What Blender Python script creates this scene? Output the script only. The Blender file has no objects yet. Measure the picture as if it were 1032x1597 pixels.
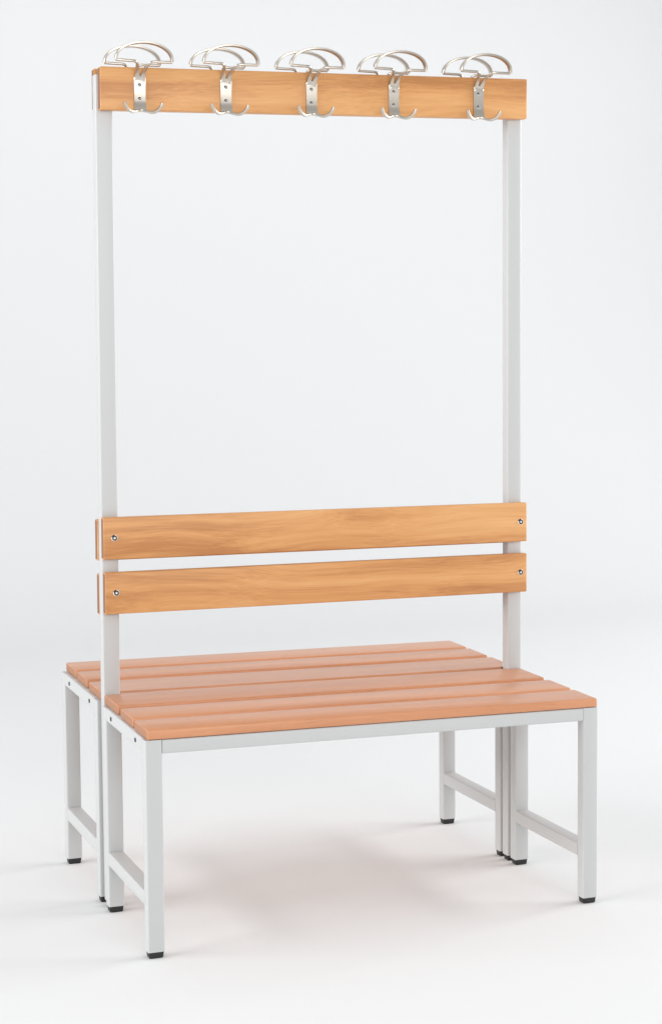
import bpy, bmesh, math, random
from mathutils import Vector, Matrix
random.seed(4)
scene = bpy.context.scene

# ------------------------------------------------------------------ camera
cam_d = bpy.data.cameras.new('camera')
cam = bpy.data.objects.new('camera', cam_d)
scene.collection.objects.link(cam)
scene.camera = cam
yaw, pitch, roll, fpx = 0.3611, 0.0799, -0.008, 2773.8
fwd0 = Vector((math.sin(yaw), math.cos(yaw), 0)); rt0 = Vector((math.cos(yaw), -math.sin(yaw), 0)); up0 = Vector((0, 0, 1))
fw = fwd0*math.cos(pitch) - up0*math.sin(pitch)
u2 = up0*math.cos(pitch) + fwd0*math.sin(pitch)
rt = rt0*math.cos(roll) + u2*math.sin(roll)
up = -rt0*math.sin(roll) + u2*math.cos(roll)
M = Matrix((rt, up, -fw)).transposed().to_4x4()
M.translation = (-0.8852, -3.3689, 1.1699)
cam.matrix_world = M
cam_d.sensor_fit = 'VERTICAL'; cam_d.sensor_height = 36.0
cam_d.lens = fpx/1597*36.0
cam_d.clip_start = 0.05; cam_d.clip_end = 100

# ------------------------------------------------------------------ world and lamps
w = bpy.data.worlds.new('World'); scene.world = w; w.use_nodes = True
bg = w.node_tree.nodes['Background']
bg.inputs[0].default_value = (0.95, 0.975, 1.0, 1); bg.inputs[1].default_value = 0.53

def lamp(name, loc, target, size, power, color=(1, 1, 1), size_y=None):
    d = bpy.data.lights.new(name, 'AREA'); o = bpy.data.objects.new(name, d); scene.collection.objects.link(o)
    d.shape = 'RECTANGLE'; d.size = size; d.size_y = size_y or size; d.energy = power; d.color = color
    o.location = loc
    o.rotation_euler = (Vector(target)-Vector(loc)).to_track_quat('-Z', 'Y').to_euler()
    return o
lamp('overhead_softbox', (0.3, 0.6, 4.2), (0.4, 0.6, 0), 5.0, 28, (1, 0.995, 0.985), 5.0)
lamp('front_softbox', (0.2, -5.8, 2.3), (0.5, 0.4, 0.4), 4.6, 125, (1, 0.995, 0.985), 1.5)
lamp('left_floor_fill', (-7.0, 0.0, 2.5), (0.4, -0.6, 0.1), 5.5, 440, (1, 1, 1), 1.6)  # added low fill, lightens the floor under the seat
lamp('right_floor_fill', (8.4, -0.4, 2.5), (0.5, -1.4, 0.1), 5.5, 610, (0.99, 1, 1), 1.6)  # added fill opposite, reaches in below the slats to soften the floor shadow

scene.view_settings.view_transform = 'Standard'; scene.view_settings.look = 'None'
scene.view_settings.exposure = -0.07; scene.view_settings.gamma = 1.0
scene.view_settings.use_curve_mapping = False

# ------------------------------------------------------------------ materials
def mat(name, col, rough=0.5, metal=0.0):
    m = bpy.data.materials.new(name); m.use_nodes = True
    b = m.node_tree.nodes['Principled BSDF']
    b.inputs['Base Color'].default_value = (*col, 1); b.inputs['Roughness'].default_value = rough
    b.inputs['Metallic'].default_value = metal
    return m, m.node_tree, b
def bump(nt, b, scale, dist, strength=0.3, stretch=(1, 1, 1), detail=3):
    tc = nt.nodes.new('ShaderNodeTexCoord'); mp = nt.nodes.new('ShaderNodeMapping'); mp.inputs['Scale'].default_value = stretch
    n = nt.nodes.new('ShaderNodeTexNoise'); n.inputs['Scale'].default_value = scale; n.inputs['Detail'].default_value = detail
    bu = nt.nodes.new('ShaderNodeBump'); bu.inputs['Strength'].default_value = strength; bu.inputs['Distance'].default_value = dist
    nt.links.new(tc.outputs['Object'], mp.inputs[0]); nt.links.new(mp.outputs[0], n.inputs[0])
    nt.links.new(n.outputs[0], bu.inputs['Height']); nt.links.new(bu.outputs[0], b.inputs['Normal'])
    return n

def wood(name, light, mid, dark, band, streak, rough):
    """long-grained board: broad warped bands plus fine fibres, all along X"""
    m, nt, b = mat(name, mid, rough)
    N = nt.nodes.new; L = nt.links.new
    tc = N('ShaderNodeTexCoord'); oi = N('ShaderNodeObjectInfo')
    ml = N('ShaderNodeVectorMath'); ml.operation = 'MULTIPLY_ADD'; ml.inputs[1].default_value = (1, 1, 1)
    sc = N('ShaderNodeVectorMath'); sc.operation = 'SCALE'; sc.inputs['Scale'].default_value = 23.0
    cb = N('ShaderNodeCombineXYZ')
    for i in range(3): L(oi.outputs['Random'], cb.inputs[i])
    L(cb.outputs[0], sc.inputs[0]); L(tc.outputs['Object'], ml.inputs[0]); L(sc.outputs[0], ml.inputs[2])
    # slow wander of the grain
    mw = N('ShaderNodeMapping'); mw.inputs['Scale'].default_value = (1.1, 3, 3)
    nw = N('ShaderNodeTexNoise'); nw.inputs['Scale'].default_value = 1.6; nw.inputs['Detail'].default_value = 1.5
    L(ml.outputs[0], mw.inputs[0]); L(mw.outputs[0], nw.inputs[0])
    ad = N('ShaderNodeVectorMath'); ad.operation = 'MULTIPLY_ADD'; ad.inputs[1].default_value = (0.0, 0.13, 0.13)
    L(nw.outputs['Color'], ad.inputs[0]); L(ml.outputs[0], ad.inputs[2])
    mb = N('ShaderNodeMapping'); mb.inputs['Scale'].default_value = (0.42, 10, 10)
    nb = N('ShaderNodeTexNoise'); nb.inputs['Scale'].default_value = 2.2; nb.inputs['Detail'].default_value = 4; nb.inputs['Roughness'].default_value = 0.55
    L(ad.outputs[0], mb.inputs[0]); L(mb.outputs[0], nb.inputs[0])
    mf = N('ShaderNodeMapping'); mf.inputs['Scale'].default_value = (1.3, 85, 85)
    nf = N('ShaderNodeTexNoise'); nf.inputs['Scale'].default_value = 4; nf.inputs['Detail'].default_value = 5; nf.inputs['Roughness'].default_value = 0.65
    L(ad.outputs[0], mf.inputs[0]); L(mf.outputs[0], nf.inputs[0])
    s1 = N('ShaderNodeMath'); s1.operation = 'MULTIPLY_ADD'; s1.inputs[1].default_value = band; s1.inputs[2].default_value = 0.5-band/2
    L(nb.outputs[0], s1.inputs[0])
    s2 = N('ShaderNodeMath'); s2.operation = 'MULTIPLY_ADD'; s2.inputs[1].default_value = streak
    L(nf.outputs[0], s2.inputs[0])
    s3 = N('ShaderNodeMath'); s3.operation = 'SUBTRACT'; s3.inputs[1].default_value = streak/2
    L(s1.outputs[0], s2.inputs[2])
    s4 = N('ShaderNodeMath'); s4.operation = 'MULTIPLY_ADD'; s4.inputs[1].default_value = 0.22; L(oi.outputs['Random'], s4.inputs[0]); L(s2.outputs[0], s4.inputs[2])
    L(s4.outputs[0], s3.inputs[0]); s3.inputs[1].default_value = streak/2+0.11
    cr = N('ShaderNodeValToRGB'); e = cr.color_ramp.elements
    e[0].position = 0.15; e[0].color = (*dark, 1); e[1].position = 0.85; e[1].color = (*light, 1)
    k = cr.color_ramp.elements.new(0.5); k.color = (*mid, 1)
    L(s3.outputs[0], cr.inputs[0]); L(cr.outputs[0], b.inputs['Base Color'])
    bu = N('ShaderNodeBump'); bu.inputs['Strength'].default_value = 0.12; bu.inputs['Distance'].default_value = 0.001
    L(nf.outputs[0], bu.inputs['Height']); L(bu.outputs[0], b.inputs['Normal'])
    return m

W_BOARD = wood('varnished_pine', (0.77, 0.42, 0.175), (0.68, 0.33, 0.118), (0.50, 0.21, 0.066), 1.75, 0.7, 0.42)
W_SEAT = wood('lacquered_beech', (0.68, 0.305, 0.145), (0.61, 0.258, 0.115), (0.50, 0.19, 0.075), 1.1, 0.9, 0.36)
for n_ in W_SEAT.node_tree.nodes:
    if n_.type == 'BSDF_PRINCIPLED':
        n_.inputs['Coat Weight'].default_value = 0.5; n_.inputs['Coat Roughness'].default_value = 0.42; n_.inputs['Coat IOR'].default_value = 1.6
W_SEAT_END = mat('beech_end_grain', (0.40, 0.19, 0.105), 0.6)[0]
W_END = mat('darkened_end_grain', (0.26, 0.125, 0.075), 0.7)[0]
STEEL, nt, b = mat('pale_grey_powder_coat', (0.56, 0.564, 0.56), 0.40)
bump(nt, b, 900, 0.0002, 0.15)
NICKEL, nt, b = mat('satin_nickel', (0.58, 0.53, 0.465), 0.32, 1.0)
n = bump(nt, b, 60, 0.0003, 0.2, (1, 1, 8))
SCREW, nt, b = mat('zinc_screw', (0.78, 0.77, 0.75), 0.5, 0.2)
DARK = mat('recess_shade', (0.03, 0.03, 0.032), 0.6)[0]  # near-black colour stands for the shade in holes, sockets and slots
RUBBER, nt, b = mat('black_plastic', (0.018, 0.018, 0.019), 0.5)
bump(nt, b, 400, 0.0003, 0.2)
SWEEP, nt, b = mat('matt_white_paper', (0.805, 0.806, 0.807), 0.85)
b.inputs['Specular IOR Level'].default_value = 0.2
bump(nt, b, 3, 0.002, 0.05)

# ------------------------------------------------------------------ dimensions (metres)
D, H, TS, T = 0.767, 0.4622, 0.0195, 0.0285
YC = D/2
XL, XR = -0.0085, 1.003
TW = 0.0350
HS, HY = -0.0087, 0.0196

def lerp(a, b, t): return a+(b-a)*t
def knots(z, ks):
    if z <= ks[0][0]: return ks[0][1]
    for (z0, v0), (z1, v1) in zip(ks, ks[1:]):
        if z <= z1: return lerp(v0, v1, (z-z0)/(z1-z0))
    return ks[-1][1]
def settle(co):
    """the small out-of-square of the real, hand-tightened bench"""
    x, y, z = co
    if z < H+0.004:
        z += (HS*x + HY*y/D)*max(z, 0)/H
    else:
        z += knots(z, [(H, HS), (0.66, -0.0015), (0.85, -0.0015), (1.70, 0.0215), (1.9, 0.0226)])*x + 0.0098*max(0, 1-(z-H)/0.1)
        x += 0.0045*(z-H)*(1-x)
    return Vector((x, y, z))

# ------------------------------------------------------------------ helpers
def make(name, bm, m, parent=None, warp=True, smooth=True):
    if warp:
        for v in bm.verts: v.co = settle(v.co)
    bmesh.ops.recalc_face_normals(bm, faces=bm.faces)
    me = bpy.data.meshes.new(name); bm.to_mesh(me); bm.free()
    for mm in (m if isinstance(m, (list, tuple)) else [m]): me.materials.append(mm)
    o = bpy.data.objects.new(name, me); scene.collection.objects.link(o)
    # put the origin at the middle of the piece
    c = sum((v.co for v in me.vertices), Vector())/len(me.vertices)
    me.transform(Matrix.Translation(-c)); o.location = c
    if smooth:
        for p in me.polygons: p.use_smooth = True
        me.set_sharp_from_angle(angle=math.radians(38))
    if parent:
        o.parent = parent; o.location = c - (parent.location if parent.parent is None else (parent.parent.location+parent.location))
    return o
def box(bm, x0, x1, y0, y1, z0, z1, bev=0.0, seg=2):
    r = bmesh.ops.create_cube(bm, size=1.0); vs = r['verts']
    for v in vs: v.co = Vector((lerp(x0, x1, v.co.x+.5), lerp(y0, y1, v.co.y+.5), lerp(z0, z1, v.co.z+.5)))
    if bev:
        es = list({e for v in vs for e in v.link_edges})
        bmesh.ops.bevel(bm, geom=es, offset=bev, segments=seg, affect='EDGES', profile=0.5)
    return bm
def tube_box(bm, x0, x1, y0, y1, z0, z1, r, axis, seg=3):
    """square tube: the four long edges rounded, ends nearly square"""
    q = bmesh.ops.create_cube(bm, size=1.0); vs = q['verts']
    for v in vs: v.co = Vector((lerp(x0, x1, v.co.x+.5), lerp(y0, y1, v.co.y+.5), lerp(z0, z1, v.co.z+.5)))
    es = [e for e in {e for v in vs for e in v.link_edges} if abs((e.verts[0].co-e.verts[1].co).normalized()[axis]) > .9]
    bmesh.ops.bevel(bm, geom=es, offset=r, segments=seg, affect='EDGES', profile=0.5)
    return bm
def disc(bm, c, axis, r, h, n=20, hole=None):
    """a short cylinder along -axis side; c is the centre of its base, h its height along axis vector"""
    a = Vector(axis).normalized(); q = a.to_track_quat('Z', 'Y').to_matrix().to_4x4()
    mt = Matrix.Translation(Vector(c)+a*h/2) @ q
    bmesh.ops.create_cone(bm, cap_ends=True, segments=n, radius1=r, radius2=r*0.86, depth=h, matrix=mt)
    return bm

# ------------------------------------------------------------------ backdrop: a white paper sweep
prof = [(-9.0, 0)]
for i in range(25):
    a = math.radians(90*i/24); prof.append((4.0+3.0*math.sin(a), 3.0-3.0*math.cos(a)))
prof.append((7.0, 7.5))
# the floor itself and the upright sheet meet far behind the bench in the curve
bm = bmesh.new(); rows = []
for (y, z) in prof: rows.append([bm.verts.new((x, y, z)) for x in (-9, 11)])
for a, c in zip(rows, rows[1:]): bm.faces.new((a[0], a[1], c[1], c[0]))
bdrop = make('backdrop', bm, SWEEP, warp=False)
bdrop['kind'] = 'structure'; bdrop['label'] = 'seamless white studio backdrop sweeping from floor to wall behind the bench'

# ------------------------------------------------------------------ the bench
bench = bpy.data.objects.new('cloakroom_bench', None); scene.collection.objects.link(bench)
bench.location = (0.5, YC, 0)
bench['label'] = 'double-sided slatted wooden changing bench on pale grey steel legs with backrest and coat hook rail'
bench['category'] = 'bench'

ZS = H-TS           # underside of the slats
# seat slats -------------------------------------------------
fronts = [0.0, 0.1193, 0.2465]
gap = 0.0175
rng = []
w_s = 0.1193-gap
for y in fronts: rng.append((y, y+w_s if y < .2 else YC-0.0088))
rng += [(D-b_, D-a_) for a_, b_ in reversed(rng)]
pz0, pz1 = YC-T/2, YC+T/2      # the post passes between the middle slats
for i, (y0, y1) in enumerate(rng):
    bm = bmesh.new()
    xa = -0.0042+0.007*(y0/D); xb = 1.0015
    if i in (2, 3):
        # plan with a notch at each end round the post
        n = 0.0385
        if i == 2: pts = [(xa, y0), (xb, y0), (xb, pz0-.002), (xb-n, pz0-.002), (xb-n, y1), (xa+n, y1), (xa+n, pz0-.002), (xa, pz0-.002)]
        else: pts = [(xa+n, y0), (xb-n, y0), (xb-n, pz1+.002), (xb, pz1+.002), (xb, y1), (xa, y1), (xa, pz1+.002), (xa+n, pz1+.002)]
    else: pts = [(xa, y0), (xb, y0), (xb, y1), (xa, y1)]
    bot = [bm.verts.new((x, y, ZS)) for x, y in pts]; top = [bm.verts.new((x, y, H)) for x, y in pts]
    bm.faces.new(bot[::-1]); bm.faces.new(top)
    for k in range(len(pts)): bm.faces.new((bot[k], bot[(k+1) % len(pts)], top[(k+1) % len(pts)], top[k]))
    bmesh.ops.bevel(bm, geom=list(bm.edges), offset=0.0034, segments=3, affect='EDGES', profile=0.5)
    bm.normal_update()
    for f in bm.faces: f.material_index = 1 if abs(f.normal.x) > .9 else 0
    make('seat_slat', bm, [W_SEAT, W_SEAT_END], bench)

# legs, each with its plastic foot -----------------------------
leg_rows = [(0.0, T), (YC-T/2-0.0125-T, YC-T/2-0.0125), (YC+T/2+0.0125, YC+T/2+0.0125+T), (D-T, D)]
cols = [(XL, XL+TW), (XR-TW, XR)]
def foot(x0, x1, y0, y1, par):
    bm = bmesh.new()
    tube_box(bm, x0+.0012, x1-.0012, y0+.0012, y1-.0012, 0.0, 0.0155, 0.0040, 2)
    for v in bm.verts:
        if v.co.z < .005:
            cx, cy = (x0+x1)/2, (y0+y1)/2
            v.co.x = cx+(v.co.x-cx)*.90; v.co.y = cy+(v.co.y-cy)*.90
    es = [e for e in bm.edges if all(v.co.z < .001 for v in e.verts)]
    bmesh.ops.bevel(bm, geom=es, offset=0.0025, segments=2, affect='EDGES', profile=.5)
    make('foot_cap', bm, RUBBER, par)
for (x0, x1) in cols:
    for j, (y0, y1) in enumerate(leg_rows):
        bm = bmesh.new(); tube_box(bm, x0, x1, y0, y1, 0.0135, ZS-.0006, 0.0032, 2)
        lg = make('leg', bm, STEEL, bench)
        foot(x0, x1, y0, y1, lg)

# rails under the slats ----------------------------------------
RH = 0.0290
e = 0.0004
for (y0, y1) in ((0.0008, T-.0008), leg_rows[1], leg_rows[2], (D-T+.0008, D-.0008)):
    bm = bmesh.new(); tube_box(bm, cols[0][1]+e, cols[1][0]-e, y0, y1, ZS-RH, ZS-.001, 0.0028, 0)
    make('seat_rail', bm, STEEL, bench)
for (x0, x1) in cols:
    for a, c, holes in ((leg_rows[0][1], leg_rows[1][0], (0.078, 0.283)), (leg_rows[2][1], leg_rows[3][0], (D-0.283, D-0.078))):
        bm = bmesh.new(); tube_box(bm, x0+.0008, x1-.0008, a+e, c-e, ZS-RH+.001, ZS-.001, 0.0028, 1)
        r = make('end_rail', bm, STEEL, bench)
        for hy in holes:
            s = -1 if x0 < .5 else 1
            bm = bmesh.new(); disc(bm, ((x0+.0008) if s < 0 else (x1-.0008), hy, ZS-RH*.52), (s, 0, 0), 0.0050, 0.0014, 16)
            make('bolt_hole_shade', bm, DARK, r)  # dark disc on the rail paints the shade of a bolt hole
        bm = bmesh.new(); tube_box(bm, x0+.0008, x1-.0008, a+e, c-e, 0.103, 0.132, 0.0028, 1)
        make('stretcher', bm, STEEL, bench)

# posts ----------------------------------------------------------
TOP = 1.8165
for (x0, x1) in ((-.0022, .0345), (0.9680, 1.0035)):
    bm = bmesh.new(); tube_box(bm, x0, x1, pz0, pz1, 0.0135, H, 0.003, 2)
    # one straight tube: the warp of the upper part continues above the seat
    up_ = [v for v in bm.verts if v.co.z > .4]
    ex = bmesh.ops.extrude_face_region(bm, geom=[f for f in bm.faces if all(v.co.z > .4 for v in f.verts)])
    for v in [g for g in ex['geom'] if isinstance(g, bmesh.types.BMVert)]: v.co.z = TOP-0.022
    bmesh.ops.delete(bm, geom=[f for f in bm.faces if all(abs(v.co.z-H) < 1e-5 for v in f.verts)], context='FACES_ONLY')
    for v in bm.verts:
        v.co.x += 0.0045*max(0, v.co.z-H)*(1-v.co.x)
    po = make('post', bm, STEEL, bench, warp=False)
    foot(x0, x1, pz0, pz1, po)

# backrest boards and hook boards --------------------------------
TB = 0.0215
def board(name, xa, xb, y0, y1, z0, z1, screws=True, outward=-1):
    bm = bmesh.new(); box(bm, xa, xb, y0, y1, z0, z1, 0.0026, 3)
    bm.normal_update()
    for f in bm.faces:
        f.material_index = 1 if abs(f.normal.x) > .9 and f.calc_area() > 1e-4 else 0
    o = make(name, bm, [W_BOARD, W_END], bench)
    if screws:
        for sx in (xa+0.0245, xb-0.0165):
            c = settle(Vector((sx, y0 if outward < 0 else y1, (z0+z1)/2+.001)))
            a = Vector((0, outward, 0))
            bm = bmesh.new()
            # domed washer ring with the socket's shade painted as a dark hexagon
            bmesh.ops.create_cone(bm, cap_ends=True, segments=24, radius1=0.0072, radius2=0.0056, depth=0.0022,
                                  matrix=Matrix.Translation(c+a*0.0009) @ a.to_track_quat('Z', 'Y').to_matrix().to_4x4())
            for f in bm.faces: f.material_index = 0
            nf = len(bm.faces)
            bmesh.ops.create_cone(bm, cap_ends=True, segments=6, radius1=0.0026, radius2=0.0026, depth=0.0006,
                                  matrix=Matrix.Translation(c+a*0.0022) @ a.to_track_quat('Z', 'Y').to_matrix().to_4x4())
            bm.faces.ensure_lookup_table()
            for f in bm.faces[nf:]: f.material_index = 1
            make('screw', bm, [SCREW, DARK], o, warp=False)
    return o
for (z0, z1, xl) in ((0.7672, 0.8578, -0.0035), (0.6488, 0.7388, -0.0010)):
    board('backrest_board', xl, 1.0075, pz0-TB, pz0-.0003, z0, z1)
    board('backrest_board', xl-.0015, 1.0065, pz1+.0003, pz1+TB, z0-.0065, z1-.0075, outward=1)
board('hook_board', 0.0028, 1.0075, pz0-TB, pz0-.0003, 1.7187, 1.8083, screws=False)
board('hook_board', 0.0015, 1.0065, pz1+.0003, pz1+TB, 1.7187+.0065, 1.8083+.003, screws=False)

# ------------------------------------------------------------------ coat hooks
def sweep_strip(bm, pts, wid, thk, widths=None, side=None):
    """rounded rectangular bar along pts; side = direction of the wide way"""
    n = len(pts); rings = []
    for i, p in enumerate(pts):
        t = (pts[min(i+1, n-1)]-pts[max(i-1, 0)]).normalized()
        s = side[i] if side else Vector((0, 1, 0))
        s = (s-t*s.dot(t)).normalized(); nrm = t.cross(s).normalized()
        wd = (widths[i] if widths else wid)/2; th = thk/2
        ring = []
        for k in range(12):
            a = 2*math.pi*(k+.5)/12
            ca, sa = math.cos(a), math.sin(a)
            ex_ = .42
            ring.append(bm.verts.new(p+s*wd*math.copysign(abs(ca)**ex_, ca)+nrm*th*math.copysign(abs(sa)**ex_, sa)))
        rings.append(ring)
    for a, c in zip(rings, rings[1:]):
        for k in range(12): bm.faces.new((a[k], a[(k+1) % 12], c[(k+1) % 12], c[k]))
    bm.faces.new(rings[0][::-1]); bm.faces.new(rings[-1])
def smooth_path(ctrl, n=10):
    out = []
    c = [Vector(p) for p in ctrl]; c = [c[0]*2-c[1]]+c+[c[-1]*2-c[-2]]
    for i in range(1, len(c)-2):
        for k in range(n):
            t = k/n
            p = 0.5*((2*c[i])+(c[i+1]-c[i-1])*t+(2*c[i-1]-5*c[i]+4*c[i+1]-c[i+2])*t*t+(3*c[i]-c[i-1]-3*c[i+1]+c[i+2])*t**3)
            out.append(p)
    out.append(c[-2]); return out

def hook(px, face_y, sgn, ztop, out, dx, rise, lean=0.010):
    """px: plate centre, sgn -1 faces the viewer's side; out: reach of the bow from the board face"""
    bm = bmesh.new()
    P = lambda x, o, z: Vector((px+x, face_y+sgn*o, ztop+z))
    # screw plate, slightly waisted
    hw = 0.0128; t = 0.0034
    zs = [-0.0910 if sgn < 0 else -.060, -0.085 if sgn < 0 else -.056, -0.070 if sgn < 0 else -.052, -0.045, -0.030, -0.022]
    ws = [hw*1.07, hw*1.0, hw*.96, hw*.96, hw*1.0, hw*1.0]
    fr = []; bk = []
    for z, w_ in zip(zs, ws):
        lift = 0.006*max(0, (-.080-z)/.011)
        fr.append([bm.verts.new(P(s*w_, t+lift, z)) for s in (-1, 1)]); bk.append([bm.verts.new(P(s*w_, .0002+lift, z)) for s in (-1, 1)])
    for A in range(len(zs)-1):
        bm.faces.new((fr[A][0], fr[A][1], fr[A+1][1], fr[A+1][0])); bm.faces.new((bk[A][0], bk[A][1], bk[A+1][1], bk[A+1][0]))
        for s in (0, 1): bm.faces.new((fr[A][s], fr[A+1][s], bk[A+1][s], bk[A][s]))
    for A in (0, -1): bm.faces.new((fr[A][0], fr[A][1], bk[A][1], bk[A][0]))
    # neck that leaves the plate and splits into two arms running out to the bow
    cx = dx
    hb = 0.0605
    for s in (-1, 1):
        o2 = out
        pts = smooth_path([P(s*.0065, t/2, -.028), P(s*.0062, t*.5+.0025, -.020), P(s*.0080+cx*.15, out*.32, -.0095), P(s*.0110+cx*.6, out*.66, -.0005+rise*.7),
                           P(s*.0175+cx, out*.95, .0052+rise), P(s*.038+cx, out, .0060+rise), P(s*hb+cx, out, .0064+rise)], 7)
        n = len(pts); wd = [lerp(.0120, .0070, min(1, i/(n*.4))) for i in range(n)]
        sides = [Vector((1, 0, 0)).lerp(Vector((0, 1, 0)), min(1, max(0, (i/n-.25)/.35))) for i in range(n)]
        sweep_strip(bm, pts, .008, .0054, wd, sides)
    # web closing the foot of the V
    pts = [P(0, t/2+.0006, -.0300), P(0, t/2+.001, -.0245), P(0, t/2+.0035, -.0190)]
    sweep_strip(bm, pts, .016, .0042, [.0245, .0215, .014], [Vector((1, 0, 0))]*3)
    # bow: half ellipse between the ends of the bar, leaning outwards
    ht = 0.0350
    pts = []
    for i in range(41):
        a = math.pi*i/40
        zz = math.sin(a)**.92
        pts.append(P(-math.cos(a)*hb*1.0+cx, out+lean*zz, 0.0078+rise+ht*zz))
    sweep_strip(bm, pts, .0140, .0052, None, [Vector((0, 1, .0))]*41)
    # the lower pair of small hooks, on the front row only
    if sgn < 0:
        pts = smooth_path([P(-.0412, .030, -0.0775), P(-.0382, .0285, -0.0847), P(-.031, .0245, -0.0930), P(-.0208, .019, -0.0963), P(-.010, .012, -0.0930), P(0, .0085, -0.0907),
                           P(.010, .012, -0.0930), P(.0208, .019, -0.0963), P(.031, .0245, -0.0930), P(.0382, .0285, -0.0847), P(.0412, .030, -0.0775)], 5)
        n = len(pts); sweep_strip(bm, pts, .0070, .0062, [.0070]*n, [Vector((0, 1, 0.2))]*n)
    for v in bm.verts:
        x, y, z = v.co; zz = knots(1.76, [(H, HS), (0.66, -0.0015), (0.85, -0.0015), (1.70, 0.0215), (1.9, 0.0226)])
        v.co = Vector((x, y, z+zz*px))
    o = make('coat_hook', bm, NICKEL, bench, warp=False)
    if sgn < 0:
        for z in (-.0375, -.0665):
            c = P(0, t, z); c.z += 0.0221*px; a = Vector((0, sgn, 0))
            bm = bmesh.new()
            q = a.to_track_quat('Z', 'Y').to_matrix().to_4x4()
            bmesh.ops.create_cone(bm, cap_ends=True, segments=20, radius1=.0044, radius2=.0030, depth=.0016, matrix=Matrix.Translation(c+a*.0006) @ q)
            nf = len(bm.faces)
            for rz in (0, math.pi/2):
                r = bmesh.ops.create_cube(bm, size=1, matrix=Matrix.Translation(c+a*.0013) @ q @ Matrix.Rotation(rz+.5, 4, 'Z') @ Matrix.Diagonal((.0040, .0009, .0006, 1)))
            bm.faces.ensure_lookup_table()
            for f in bm.faces[nf:]: f.material_index = 1
            make('screw', bm, [SCREW, DARK], o, warp=False, smooth=False)
    return o
for hx in (0.0936, 0.2839, 0.4798, 0.675, 0.8831):
    hook(hx, pz0-TB, -1, 1.8083, 0.040, 0.000, 0.0)
    hook(hx, pz1+TB, 1, 1.8083, -0.012, 0.000, 0.009, -0.010)
